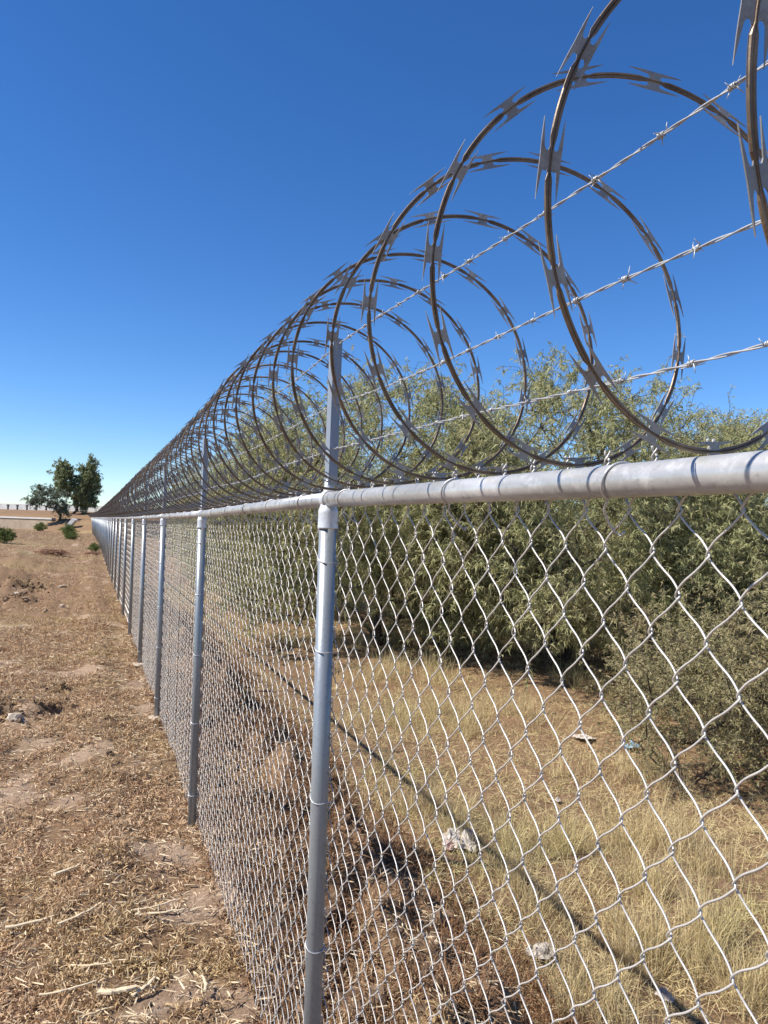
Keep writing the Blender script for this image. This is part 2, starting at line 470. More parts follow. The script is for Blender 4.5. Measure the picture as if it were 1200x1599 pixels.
# footing
def blob(seed, sub=2, squash=(1, 1, .5), rough_=.25):
    import bmesh
    bm = bmesh.new(); bmesh.ops.create_icosphere(bm, subdivisions=sub, radius=1)
    r_ = random.Random(seed); offs = [(r_.uniform(-9, 9), r_.uniform(-9, 9)) for _ in range(2)]
    for v in bm.verts:
        p = v.co.copy()
        n = fbm(np.array([p.x * 1.3 + offs[0][0] + p.z]), np.array([p.y * 1.3 + offs[0][1] - p.z * .7]), 1.1, 3, seed)[0]
        f = 1 + rough_ * 2 * n
        v.co = Vector((p.x * squash[0], p.y * squash[1], p.z * squash[2])) * f
    me = bpy.data.meshes.new('lump'); bm.to_mesh(me); bm.free()
    return me
foot_me = blob(3, 3, (1, 1, .35), .22)
arm_rot = random.Random(5)
tie_h = [.30, .70, 1.10, 1.48, 1.73]
# leaning measured from vertical for the nearer posts (radians about Y)
LEAN = {2: .004, 1: -.001}
for i_, y in enumerate(POST_Y):
    x = float(fence_x(y)); zr = float(rail_z(y))
    p = fpart('post', post_me, M['post'], (x, y, zr - .028 - 1.86), (0, LEAN.get(i_, 0), arm_rot.uniform(0, 6)))
    p.rotation_euler = (0, 0, 0)
    fpart('post_cap', cap_me, M['cap'], (x, y, zr), parent=p)
    a = fpart('arm', arm_me, M['arm'], (x + .004, y, zr), (R(arm_rot.uniform(-.8, .8)), R(.6 + arm_rot.uniform(-.6, .6)), R(12 + arm_rot.uniform(-4, 4))), parent=p)
    if y < 45:
        for hh in tie_h:
            fpart('tie_wire', ptie_me, M['tie'], (x, y, hh + arm_rot.uniform(-.04, .04) + (zr - 1.912)), (R(arm_rot.uniform(-6, 6)), 0, R(arm_rot.uniform(-12, 12))), parent=p)
        f_ = fpart('footing', foot_me, M['footing'], (x + arm_rot.uniform(-.02, .02), y, float(gz(x, y)) - .002), (0, 0, arm_rot.uniform(0, 6)), parent=p)
        s_ = arm_rot.uniform(.06, .09); f_.scale = (s_, s_ * 1.1, s_)
# top rail: one pipe per bay, butted inside the caps
rail_me = MB().tube([(0, 0, 0), (0, SPAN * .33, 0), (0, SPAN * .66, 0), (0, SPAN - .001, 0)], RR, 28).mesh('top_rail', True)
for b in range(len(POST_Y) - 1):
    y0, y1 = POST_Y[b], POST_Y[b + 1]
    x0, x1 = float(fence_x(y0)), float(fence_x(y1)); z0, z1 = float(rail_z(y0)), float(rail_z(y1))
    fpart('top_rail', rail_me, M['rail'], (x0, y0, z0), (math.atan2(z1 - z0, SPAN), 0, -math.atan2(x1 - x0, SPAN)))
for y in [.31, .795, 1.265, 1.90] + [2.06 + .46 * (k_ + .55) for k_ in range(64)]:
    if min(abs(y - q_) for q_ in POST_Y) < .05: y += .08
    fpart('rail_tie', rtie_me, M['tie'], (float(fence_x(y)), y, float(rail_z(y))), (0, R(arm_rot.uniform(-8, 8)), R(arm_rot.uniform(-10, 10))))

# ------------------------------------------------------------------ three strands of barbed wire on the arms
END_Y = POST_Y[-1]
def barb_mesh():
    mb = MB()
    for s, off in ((0, -.003), (math.pi * .55, .003)):
        t = np.linspace(0, 4 * math.pi, 34)
        coil = np.stack([.0036 * np.cos(t + s), off + (t / (4 * math.pi) - .5) * .006, .0036 * np.sin(t + s)], -1)
        a0 = coil[0] + np.array([-.004 * math.sin(s) + .013 * math.cos(s + 1.2), -.003, .013 * math.sin(s + 1.2)])
        a1 = coil[-1] + np.array([.013 * math.cos(s - 1.9), .003, .013 * math.sin(s - 1.9)])
        mb.tube(np.vstack([a0[None], coil, a1[None]]), np.r_[.0005, np.full(len(coil), .0010), .0005], 5)
    return mb.mesh('barb', True)
bw_barb = barb_mesh()
def strand_path(y, dz, ph):
    # sags a little between the arms
    u = ((y - POST_Y[0]) % SPAN) / SPAN
    sag = -.012 * 4 * u * (1 - u)
    x = fence_x(y) + .014 + .004 * np.sin(y * 3.1 + ph)
    z = rail_z(y) + dz + sag + .004 * np.sin(y * 4.3 + ph * 2)
    return x, z
STR = [(.435, 'topmost', 'topmost barbed wire strand, twisted, level with the tops of the arms'), (.268, 'middle', 'middle barbed wire strand, twisted, between the other two strands'),
       (.146, 'lowest', 'lowest barbed wire strand, twisted, running just above the pipe rail')]
for si, (dz, _, lab) in enumerate(STR):
    ph = si * 2.1
    th_ = ob('barbed_wire', None, loc=(FX, POST_Y[0], 1.912 + dz)); tag(th_, lab, 'barbed wire', 'barbed wire strands inside the razor coil')
    B0 = np.array(th_.location)
    mb = MB()
    for s in (0, math.pi):
        y = np.arange(.1, 9.2, .0065)
        x, z = strand_path(y, dz, ph)
        a = y / .048 * 2 * math.pi * (1 if si % 2 else -1) / 2 + s
        P = np.stack([x + .0013 * np.cos(a), y, z + .0013 * np.sin(a)], -1) - B0
        mb.tube(P, .00115, 5, caps=False)
    y = np.concatenate([np.arange(9.2, 40, .25), np.arange(40, END_Y, 1.0)])
    x, z = strand_path(y, dz, ph)
    mb.tube(np.stack([x, y, z], -1) - B0, .0019, 4, caps=False)
    ob('strand', mb.mesh('strand', True), M['barbed'], th_)
    yb = .30 + .03 * si; r_ = random.Random(si)
    while yb < 9:
        x, z = strand_path(np.array([yb]), dz, ph)
        ob('barb', bw_barb, M['barbed'], th_, (x[0] - B0[0], yb - B0[1], z[0] - B0[2]), (0, r_.uniform(0, 6.28), r_.uniform(-.15, .15)), r_.uniform(.68, .95))
        yb += .118 + r_.uniform(-.012, .012)

# ------------------------------------------------------------------ razor wire coil
CR = .240
yk = [-.56, -.33, -.10, .13, .366, .595, .853, 1.085, 1.285, 1.539]
r_ = random.Random(11)
while yk[-1] < END_Y - .5:
    yk.append(yk[-1] + max(.14, r_.gauss(.214, .009)))
yk = np.array(yk); NT = len(yk)
rk = CR + np.array([r_.gauss(0, .003) for _ in range(NT)])
xk = np.array([r_.gauss(0, .004) for _ in range(NT)])
rk[4:8] = [.240, .242, .240, .239]; xk[4:8] = 0
razor = ob('razor_wire_coil', None, loc=(FX, POST_Y[0], 1.935))
tag(razor, 'coil of barbed razor tape lying along the top of the fence', 'razor wire')
RB = np.array(razor.location)
def coil(u):
    """u counts turns from near to far; whole numbers are the points on the camera side"""
    u = np.asarray(u, float)
    k_ = np.arange(NT)
    yc = np.interp(u, k_, yk); r = np.interp(u, k_, rk); xo = np.interp(u, k_, xk)
    a = -2 * math.pi * u                       # rises over the top towards the far side as u falls
    y = yc
    x = fence_x(y) + xo - r * np.cos(a)
    z = rail_z(y) + RR + .006 + r + r * np.sin(a)
    z = z - .004 * np.sin(a) * 0
    return np.stack([x, y, z], -1)
def frame(u):
    e = .004
    T = coil(u + e) - coil(u - e); T /= np.linalg.norm(T, axis=-1)[..., None]
    C = np.stack([fence_x(coil(u)[..., 1]), coil(u)[..., 1], rail_z(coil(u)[..., 1]) + RR + .006 + CR], -1)
    Rr = coil(u) - C; Rr -= T * np.sum(Rr * T, -1)[..., None]; Rr /= np.linalg.norm(Rr, axis=-1)[..., None]
    return T, Rr, np.cross(T, Rr)
BARB_STEP = .1005 / (2 * math.pi * CR)
prof = np.array([(-3.6, 0), (-3.0, 1.5), (-1.0, 1.7), (0, .6), (1.0, 1.7), (3.0, 1.5), (3.6, 0), (3.0, -1.5), (1.0, -1.7), (0, -.6), (-1.0, -1.7), (-3.0, -1.5)]) / 1000
def sweep(us, prof, narrow):
    P = coil(us); T, Rr, B = frame(us)
    f = np.ones(len(us))
    if narrow:
        ph = (us / BARB_STEP + .5) % 1 - .5
        dist = np.abs(ph) * .1005
        f = np.clip((dist - .010) / .006, 0, 1); f = .34 + .66 * f * f * (3 - 2 * f)
    V = P[:, None, :] + (prof[None, :, 0, None] * f[:, None, None]) * Rr[:, None, :] + prof[None, :, 1, None] * B[:, None, :]
    n, s = len(us), len(prof)
    i, j = np.meshgrid(np.arange(n - 1), np.arange(s), indexing='ij'); j2 = (j + 1) % s
    return V.reshape(-1, 3) - RB, np.stack([i * s + j, i * s + j2, (i + 1) * s + j2, (i + 1) * s + j], -1).reshape(-1, 4)
mb = MB()
mb.add(*sweep(np.arange(0, 14, 1 / 200), prof, True))
mb.add(*sweep(np.arange(14 - 1 / 200, 40, 1 / 48), prof[[0, 2, 3, 4, 6, 8, 10]], False))
mb.add(*sweep(np.arange(40 - 1 / 48, 120, 1 / 30), prof[[0, 2, 4, 6, 9]], False))
mb.add(*sweep(np.arange(120 - 1 / 30, NT - 1, 1 / 18), prof[[0, 3, 6, 9]] * 1.1, False))
ob('tape', mb.mesh('razor_tape'), M['tape'], razor)
# the four-pointed blade plate, in the plane of the loop (x along the tape, y radial)
th2 = .00055
# the tips are concave, so fan each quarter explicitly
def blade_mesh():
    mb = MB()
    for sx in (1, -1):
        for sy in (1, -1):
            pts = np.array([(0, 0), (11, 0), (10.5, 2.2), (7.6, 3.2), (7.6, 5.6), (10.5, 7.4), (36, 10.4), (18, 11.0), (9, 11.0), (0, 10.8)]) / 1000 * np.array([sx, sy])
            bz = .0005 * (np.abs(pts[:, 0]) / .033) ** 2 * sy
            n = len(pts)
            V = np.vstack([np.c_[pts, bz + th2], np.c_[pts, bz - th2]])
            T3 = [(0, 1, 2), (0, 2, 3), (0, 3, 9), (3, 4, 9), (4, 8, 9), (4, 5, 8), (5, 7, 8), (5, 6, 7)]
            fl = sx * sy < 0
            tr = [(a, b, c) if not fl else (a, c, b) for a, b, c in T3] + [(n + a, n + c, n + b) if not fl else (n + a, n + b, n + c) for a, b, c in T3]
            mb.add(V, [(k, k + 1, n + k + 1, n + k) for k in range(1, 9)], tr)
    return mb.mesh('blade')
bl_me = blade_mesh()
us = np.arange(.0, NT - 2, BARB_STEP)
Pb = coil(us); Tb, Rb, Bb = frame(us)
vis = np.where(Pb[:, 1] > .22)[0]
near = vis[:300]
for q_ in near:
    tw = r_.gauss(0, .10)
    Rr = Rb[q_] * math.cos(tw) + Bb[q_] * math.sin(tw); Bv = np.cross(Tb[q_], Rr)
    m4 = Matrix(((Tb[q_][0], Rr[0], Bv[0], 0), (Tb[q_][1], Rr[1], Bv[1], 0), (Tb[q_][2], Rr[2], Bv[2], 0), (0, 0, 0, 1)))
    o = ob('blade', bl_me, M['blade'], razor, Vector(Pb[q_] - RB), m4.to_euler())
rest = vis[300:]
pts = np.array([(-33, 10.6), (-8, 10), (8, 10), (33, 10.6), (9, 4), (9, -4), (33, -10.6), (8, -10), (-8, -10), (-33, -10.6), (-9, -4), (-9, 4)]) / 1000
V = Pb[rest][:, None, :] + pts[None, :, 0, None] * Tb[rest][:, None, :] + pts[None, :, 1, None] * Rb[rest][:, None, :] - RB
bq = np.array([(1, 2, 7, 8)]); bt = np.array([(0, 11, 1), (2, 4, 3), (7, 6, 5), (8, 10, 9)])
nb = np.arange(len(rest))[:, None, None] * 12
o = ob('blades', mesh_np('blades', V.reshape(-1, 3), (bq[None] + nb).reshape(-1, 4), (bt[None] + nb).reshape(-1, 3)), M['blade'], razor)
o['kind'] = 'stuff'

# ------------------------------------------------------------------ plants
def rand_rot(n, rg):
    q = rg.normal(size=(n, 4)); q /= np.linalg.norm(q, axis=1)[:, None]
    a, b, c, d = q.T
    return np.stack([np.stack([1 - 2 * (c * c + d * d), 2 * (b * c - a * d), 2 * (b * d + a * c)], -1),
                     np.stack([2 * (b * c + a * d), 1 - 2 * (b * b + d * d), 2 * (c * d - a * b)], -1),
                     np.stack([2 * (b * d - a * c), 2 * (c * d + a * b), 1 - 2 * (b * b + c * c)], -1)], 1)

def blades(P, D, Ln, Wd, droop, rg, segs=2):
    """thin tapering blades from points P along D, bending down by droop; every blade an island"""
    n = len(P)
    D = D / (np.linalg.norm(D, axis=1)[:, None] + 1e-9)
    side = np.cross(D, rg.normal(size=(n, 3))); side /= np.linalg.norm(side, axis=1)[:, None] + 1e-9
    if segs == 0:                                # a lozenge: stalk, two shoulders, tip
        c = P + D * (Ln * .45)[:, None] + np.stack([0 * Ln, 0 * Ln, -droop * Ln * .12], -1)
        e = P + D * Ln[:, None] + np.stack([0 * Ln, 0 * Ln, -droop * Ln], -1)
        b = np.arange(n) * 4
        return np.stack([P, c - side * (Wd / 2)[:, None], e, c + side * (Wd / 2)[:, None]], 1).reshape(-1, 3), np.stack([b, b + 1, b + 2, b + 3], -1), None
    Vs = []
    for s in range(segs + 1):
        t = s / segs
        c = P + D * (Ln * t)[:, None]; c = c + np.stack([0 * Ln, 0 * Ln, -droop * Ln * t * t], -1)
        wd = Wd * (.55 + .9 * t - 1.45 * t * t if s < segs else 0.0) if segs > 1 else Wd
        if s < segs: Vs += [c - side * (wd / 2)[:, None], c + side * (wd / 2)[:, None]]
        else: Vs += [c]
    m = len(Vs)
    V = np.stack(Vs, 1).reshape(-1, 3)
    b = np.arange(n) * m
    Q = [np.stack([b + 2 * s, b + 2 * s + 1, b + 2 * s + 3, b + 2 * s + 2], -1) for s in range(segs - 1)]
    T = np.stack([b + 2 * (segs - 1), b + 2 * (segs - 1) + 1, b + 2 * segs], -1)
    return V, (np.stack(Q, 1).reshape(-1, 4) if Q else None), T

def edges_mesh(A, B, ra, rb, sides=5):
    D = B - A; L = np.linalg.norm(D, axis=1)[:, None]; D = D / (L + 1e-9)
    ref = np.where(np.abs(D[:, 2:3]) < .9, np.array([[0, 0, 1.]]), np.array([[1., 0, 0]]))
    U = np.cross(D, ref); U /= np.linalg.norm(U, axis=1)[:, None] + 1e-9; W = np.cross(D, U)
    a = np.arange(sides) / sides * 2 * np.pi
    ring = np.cos(a)[None, :, None] * U[:, None] + np.sin(a)[None, :, None] * W[:, None]
    V = np.concatenate([A[:, None] + ra[:, None, None] * ring, B[:, None] + rb[:, None, None] * ring], 1).reshape(-1, 3)
    b = np.arange(len(A))[:, None] * 2 * sides; k = np.arange(sides)[None]
    k2 = (k + 1) % sides
    return V, np.stack([b + k, b + k2, b + sides + k2, b + sides + k], -1).reshape(-1, 4)

def make_tree(seed, lobes, n_clump, stems, stem_h, clump_r, twigs, leaves_per_twig, leaf_len, leaf_w, droop, twig_len,
              r_tip=.004, expo=2.25, fan=3, shell=.70, spread=.5, zmin=.25, updir=.35):
    rg = np.random.default_rng(seed)
    # clump centres, mostly in the outer shell of the lobes
    C = []; wts = np.array([l[3] * l[4] * l[5] for l in lobes]); wts = wts / wts.sum()
    while len(C) < n_clump:
        l = lobes[rg.choice(len(lobes), p=wts)]
        d = rg.normal(size=3); d /= np.linalg.norm(d)
        rr = (shell + (1 - shell) * rg.random()) ** .8
        rr *= 1 + .16 * fbm(np.array([d[0] * 2 + seed]), np.array([d[1] * 2 + d[2]]), 1.2, 2, seed)[0]
        p = np.array(l[:3]) + d * rr * np.array(l[3:6])
        if p[2] > zmin: C.append(p)
    C = np.array(C)
    nodes = [np.zeros(3)]; par = [-1]
    for s in range(stems):
        a = rg.random() * 6.28 if stems > 1 else 0
        p = np.array([.05 * math.cos(a), .05 * math.sin(a), 0]) if stems > 1 else np.zeros(3); prev = 0
        d = np.array([spread * math.cos(a) * (stems > 1), spread * math.sin(a) * (stems > 1), 1.0]); d /= np.linalg.norm(d)
        n = max(3, int(stem_h / .22))
        for q_ in range(n):
            d = d + rg.normal(0, .13, 3); d /= np.linalg.norm(d)
            p = p + d * stem_h / n
            nodes.append(p.copy()); par.append(prev); prev = len(nodes) - 1
    base = np.array([0, 0, stem_h * .6])
    order = np.argsort(np.linalg.norm(C - base, axis=1))
    tips = []
    for ci in order:
        c = C[ci]; N = np.array(nodes)
        dist = np.linalg.norm(N - c, axis=1)
        dn = np.linalg.norm(N - base, axis=1)
        cost = dist + .35 * np.maximum(0, dn - np.linalg.norm(c - base)) * 2 + .6 * np.maximum(0, N[:, 2] - c[2])
        cost[0] += 3
        b = int(np.argmin(cost)); a = N[b]; L = np.linalg.norm(c - a)
        n = max(1, int(L / .22)); prev = b
        bow = rg.normal(0, .08, 3) * L + np.array([0, 0, .12 * L])
        for q_ in range(1, n + 1):
            t = q_ / n
            p = a + (c - a) * t + bow * math.sin(math.pi * t) * .8 + rg.normal(0, .02, 3) * (t < 1)
            nodes.append(p); par.append(prev); prev = len(nodes) - 1
        tips.append(prev)
    N = np.array(nodes); par = np.array(par)
    acc = np.zeros(len(N)); acc[tips] = r_tip ** expo
    for q_ in range(len(N) - 1, 0, -1): acc[par[q_]] += max(acc[q_], r_tip ** expo)
    rad = np.maximum(acc, r_tip ** expo) ** (1 / expo)
    e = np.arange(1, len(N))
    tv, tq = edges_mesh(N[par[e]], N[e], np.minimum(rad[par[e]], rad[e] * 1.5), rad[e], 6)
    # twigs in each clump
    ncl = len(C)
    ctr = C.mean(0) * np.array([1, 1, .55])
    out = C - ctr; out /= np.linalg.norm(out, axis=1)[:, None] + 1e-9
    TW = twigs
    o3 = np.repeat(C, TW, 0) + rg.normal(0, clump_r * .40, (ncl * TW, 3))
    d3 = np.repeat(out, TW, 0) * .6 + rg.normal(0, .75, (ncl * TW, 3)) + np.array([0, 0, updir])
    d3 /= np.linalg.norm(d3, axis=1)[:, None]
    l3 = twig_len * rg.uniform(.5, 1.35, ncl * TW)
    mid = o3 + d3 * (l3 * .5)[:, None]
    end = o3 + d3 * l3[:, None] - np.array([0, 0, 1.0]) * (droop * .35 * l3)[:, None]
    src = np.repeat(C, TW, 0)
    rt_ = np.full(len(o3), r_tip * .55)
    sv, sq = edges_mesh(np.concatenate([src, mid]), np.concatenate([mid, end]), np.concatenate([rt_ * 1.2, rt_]), np.concatenate([rt_, rt_ * .5]), 3)
    LP = leaves_per_twig
    t = rg.uniform(.12, 1.05, (len(o3), LP))
    P = (1 - t)[..., None] ** 2 * src[:, None] + (2 * t * (1 - t))[..., None] * mid[:, None] + (t ** 2)[..., None] * end[:, None]
    P = P.reshape(-1, 3)
    ax = np.repeat(d3, LP, 0)
    ld = ax * .5 + rg.normal(0, .8, P.shape) + np.array([0, 0, .12])
    # a small fan of pinnae from every leaf stalk
    P = np.repeat(P, fan, 0); ld = np.repeat(ld, fan, 0) + rg.normal(0, .42, (len(P), 3))
    n = len(P)
    bv, bq_, bt_ = blades(P, ld, leaf_len * rg.uniform(.6, 1.3, n), leaf_w * rg.uniform(.7, 1.25, n), droop * rg.uniform(.3, 1.2, n), rg, 0)
    trunk = MB().add(tv, tq).add(sv, sq).mesh('trunk')
    crown = MB().add(bv, bq_, bt_).mesh('crown')
    return trunk, crown

def plant(name, meshes, label, cat, loc, rz=0, scale=1, group=None, leaf='mesquite', bark='bark', crown_name='crown', trunk_name='trunk', sink=.03):
    o = ob(name, None, loc=(loc[0], loc[1], float(gz(loc[0], loc[1])) - sink), rot=(0, 0, rz), scale=scale)
    tag(o, label, cat, group)
    ob(trunk_name, meshes[0], M[bark], o); ob(crown_name, meshes[1], M[leaf], o)
    return o

# mesquite trees: three builds, shared by the trees of the thicket
mesq = [
    make_tree(21, [(0, 0, 2.4, 2.5, 2.4, 1.75), (1.3, -.6, 1.5, 1.6, 1.5, 1.3), (-1.5, .3, 1.6, 1.5, 1.5, 1.3), (.2, -1.4, 1.3, 1.6, 1.3, 1.1)], 500, 4, 1.5, .42, 9, 12, .085, .0135, .55, .46, zmin=.12),
    make_tree(35, [(0, 0, 2.2, 2.3, 2.6, 1.7), (-1.2, -1.0, 1.5, 1.5, 1.4, 1.2), (1.6, .2, 1.5, 1.5, 1.6, 1.3), (-.4, 1.2, 1.7, 1.6, 1.4, 1.3)], 500, 5, 1.3, .42, 9, 12, .085, .0135, .6, .46, zmin=.10),
]
TREES = [  # x, y, build, turn, scale, label
    (4.95, 13.0, 0, .4, 1.17, 'rounded olive-green mesquite tree whose crown rises behind the nearest post'),
    (7.1, 10.3, 1, 2.1, 1.12, 'widest olive-green mesquite tree behind the big near razor loops'),
    (9.4, 8.4, 0, 3.6, .92, 'lower mesquite tree with long sparse twigs, at the picture edge'),
    (11.6, 11.5, 1, .6, 1.04, 'mesquite tree half hidden behind the wide one'),
    (4.7, 18.5, 1, 4.4, 1.06, 'mesquite tree seen through the mesh just beyond the nearest post'),
    (5.0, 25.0, 0, 5.4, 1.0, 'mesquite tree farther along the fence behind dense mesh'),
    (8.2, 15.5, 0, 2.6, .96, 'smaller mesquite tree in the dip between the two big crowns'),
    (5.6, 34.0, 1, 1.1, 1.0, 'most distant mesquite tree of the thicket along the fence'),
    (10.5, 26.0, 1, 3.1, .9, 'mesquite tree far back behind the thicket'),
]
for x, y, bi, rz, sc, lab in TREES:
    plant('mesquite_tree', mesq[bi], lab, 'tree', (x, y), rz, sc, 'mesquite trees beyond the fence')

# twiggy scrub in front of the thicket
scrub = make_tree(77, [(0, 0, .75, .75, .7, .62), (.35, -.3, .5, .5, .5, .4)], 90, 7, .55, .18, 8, 9, .042, .009, .3, .26, r_tip=.0028, zmin=.12, shell=.3, spread=.8)
for x, y, rz, sc, lab in [(4.95, 5.35, .3, 1.0, 'twiggy brown-green shrub standing in front of the mesquites behind the mesh'),
                          (5.9, 4.9, 2.2, 1.25, 'taller twiggy shrub at the picture edge behind the mesh'),
                          (6.3, 6.6, 4.0, 1.2, 'twiggy olive shrub between the front shrubs and the mesquites'),
                          (7.0, 5.6, 1.2, 1.4, 'bushy olive shrub behind the taller twiggy shrub')]:
    plant('scrub_bush', scrub, lab, 'shrub', (x, y), rz, sc, 'twiggy shrubs behind the fence', 'mesquite_dim')

# far trees on the left
euc = make_tree(91, [(-1.35, 0, 6.7, 1.15, 1.2, 2.5), (1.75, .3, 6.6, 1.15, 1.2, 3.1), (.4, 0, 5.0, 1.6, 1.4, 1.9), (1.7, 0, 3.4, 1.1, 1.2, 1.6)], 210, 3, 2.4, .55, 7, 9, .30, .085, .6, .6, r_tip=.015, zmin=1.6, spread=.3, shell=.4)
pale = make_tree(92, [(-1.2, 0, 4.2, 1.9, 1.4, 1.5), (.5, 0, 3.6, 1.3, 1.2, 1.6), (1.0, .2, 2.4, 1.0, 1.0, 1.1), (-2.3, 0, 3.6, 1.1, .8, .8)], 100, 4, 1.8, .45, 6, 6, .26, .06, .5, .55, r_tip=.012, zmin=.8, spread=.55, shell=.3)
plant('eucalyptus_tree', euc, 'tall dark green tree with two upright lobes by the fence end', 'tree', (-2.2, 112), 0, 1.05, None, 'eucalypt', 'bark')
plant('grey_green_tree', pale, 'sparse grey-green tree leaning in front of the tall dark tree', 'tree', (-4.3, 103), .2, 1.0, None, 'pale_leaf', 'bark')
plant('eucalyptus_tree', euc, 'dark tree cut off by the left picture edge', 'tree', (-24.5, 150), 2.6, .62, None, 'eucalypt', 'bark')

# small bushes on the left
bush = make_tree(55, [(0, 0, .5, .75, .7, .45), (.4, .1, .38, .5, .5, .34)], 70, 6, .3, .16, 7, 8, .085, .022, .25, .22, r_tip=.003, zmin=.05, shell=.25, spread=1.0)
for x, y, rz, sc, leaf, lab in [(-5.1, 53, .4, 1.0, 'green_leaf', 'green bush cut off by the left picture edge on the dry slope'),
                                (-2.0, 84, 1.4, 1.15, 'green_leaf', 'green bush at the foot of the tall dark tree near the fence'),
                                (-5.3, 97, 2.2, 1.0, 'green_leaf', 'small green bush below the sparse grey-green tree'),
                                (-1.3, 66, 3.3, .7, 'green_leaf', 'low yellow-green bush nearer along the grass strip'),
                                (.22, 43, 5.0, .45, 'green_leaf', 'tiny green plant at the fence base'),
                                (.18, 40.5, 2.0, .55, 'red_leaf', 'reddish weed growing against the fence base'),
                                (-1.6, 38, .9, 1.1, 'red_leaf', 'reddish dry weed patch beside the grass strip')]:
    mm = bush
    if leaf != 'green_leaf':
        mm = (bush[0], bush[1].copy()); mm[1].materials.clear()
    plant('weed_bush' if leaf == 'red_leaf' else 'green_bush', mm, lab, 'weed' if leaf == 'red_leaf' else 'bush', (x, y), rz, (sc, sc, sc * .3) if leaf == 'red_leaf' else sc, None, leaf, 'bark', 'foliage', 'stems')

# ------------------------------------------------------------------ far road: wall, embankment, barrier
ROAD = lambda t: np.array([-150 + 190 * t, 235 - 150 * t])      # the road comes nearer from left to right
WALL = lambda t: np.array([-94.5 + 98 * t, 195 - 98 * t])
emb = MB()
ex = np.linspace(0, 1, 120)
V = []
for t in ex:
    c_ = ROAD(t); lo = WALL(t)
    row = [(lo[0] - 3.4 * (t > .92), lo[1] - 3.4 * (t > .92), -.6), (lo[0], lo[1] + .1, 1.18)]
    for f_, z_ in ((.35, 1.6), (.7, 2.0), (.96, 2.2), (1.0, 2.25)):
        p_ = lo + (c_ - lo) * f_
        row.append((p_[0], p_[1], z_ + .16 * fbm(np.array([p_[0]]), np.array([p_[1]]), .14, 3, 61)[0] * (f_ < .95)))
    row += [(c_[0] + 9, c_[1] + 12, 2.25), (c_[0] + 20, c_[1] + 26, -.6)]
    V.append(row)
V = np.array(V); nr = V.shape[1]
i, j = np.meshgrid(np.arange(len(ex) - 1), np.arange(nr - 1), indexing='ij')
emb.add(V.reshape(-1, 3), np.stack([i * nr + j, (i + 1) * nr + j, (i + 1) * nr + j + 1, i * nr + j + 1], -1).reshape(-1, 4))
o = ob('embankment', emb.mesh('embankment', True), M['ground']); o.data.attributes.new('turf', 'FLOAT', 'POINT').data.foreach_set('value', np.full(len(o.data.vertices), .8, np.float32)); tag(o, 'dry brown road embankment on the horizon', 'embankment', kind='structure')
w0, w1 = WALL(0) - np.array([.6, .6]), WALL(.925) - np.array([.6, .6]); wL = np.linalg.norm(w1 - w0)
wl = ob('retaining_wall', None, loc=(w0[0], w0[1], 0), rot=(0, 0, math.atan2(w1[1] - w0[1], w1[0] - w0[0]))); tag(wl, 'low grey retaining wall with a white coping at the far road', 'wall')
ob('wall_face', MB().box((0, 0, -1), (wL, .5, 1.10)).mesh('wall_face'), M['greywall'], wl)
ob('coping', MB().box((-.05, -.10, 1.102), (wL + .05, .55, 1.29)).mesh('coping'), M['whitewall'], wl)
# wing wall that slopes down by the tall tree
wg = MB()
V = [(0, 0, -.3), (.45, 0, -.3), (1.75, 0, 1.15), (1.3, 0, 1.35)]
V = V + [(x, .7, z) for x, _, z in V]
wg.add(V, [(0, 1, 2, 3), (4, 7, 6, 5), (0, 4, 5, 1), (1, 5, 6, 2), (2, 6, 7, 3), (3, 7, 4, 0)])
o = ob('wing_wall', wg.mesh('wing_wall'), M['whitewall'], loc=(-3.2, 99, .0), rot=(0, 0, -.5)); tag(o, 'white slab sloping down to the ground beside the tall tree', 'wall')
# white parapet with dark posts in front
d_ = ROAD(1) - ROAD(0); Lr = np.linalg.norm(d_); d_ = d_ / Lr; n_ = np.array([d_[1], -d_[0]]); ang = math.atan2(d_[1], d_[0])
b0 = ROAD(.30) + np.array([3.0, 2.6])
br = ob('road_barrier', None, loc=(b0[0], b0[1], 2.2)); tag(br, 'white road parapet behind a row of dark posts on the embankment', 'barrier')
pan = MB().box((0, 0, -.3), (5.96, .3, .95)).mesh('parapet_panel')
for k_ in range(0, 24):
    ob('parapet_panel', pan, M['whitewall'], br, (d_[0] * 6 * k_, d_[1] * 6 * k_, 0), (0, 0, ang))
gp = MB().box((-.09, -.09, -.5), (.09, .09, .55)).mesh('guard_post')
gt = MB().box((-.16, -.12, .552), (.16, .12, .78)).mesh('top_block')
for k_ in range(0, 90):
    c_ = ROAD(.38) + np.array([1.6, 1.3]) + d_ * 1.75 * k_
    if not (-.462 < (c_[0] * math.cos(YAW) - c_[1] * math.sin(YAW)) / (c_[0] * math.sin(YAW) + c_[1] * math.cos(YAW)) * 1.0 + .045 and c_[0] < -.8): continue
    t_ = ob('guard_post', None, loc=(c_[0], c_[1], 2.22), rot=(0, 0, ang))
    gcount = globals().get('gcount', -1) + 1; tag(t_, (['first', 'second', 'third', 'fourth', 'fifth', 'sixth', 'seventh', 'eighth', 'ninth', 'tenth', 'eleventh', 'twelfth', 'thirteenth', 'fourteenth', 'fifteenth'] + ['last'] * 50)[gcount] + ' short dark road post from the left, before the white parapet', 'post', 'dark posts along the far road')
    ob('shaft', gp, M['darksteel'], t_); ob('top_block', gt, M['darksteel'], t_)

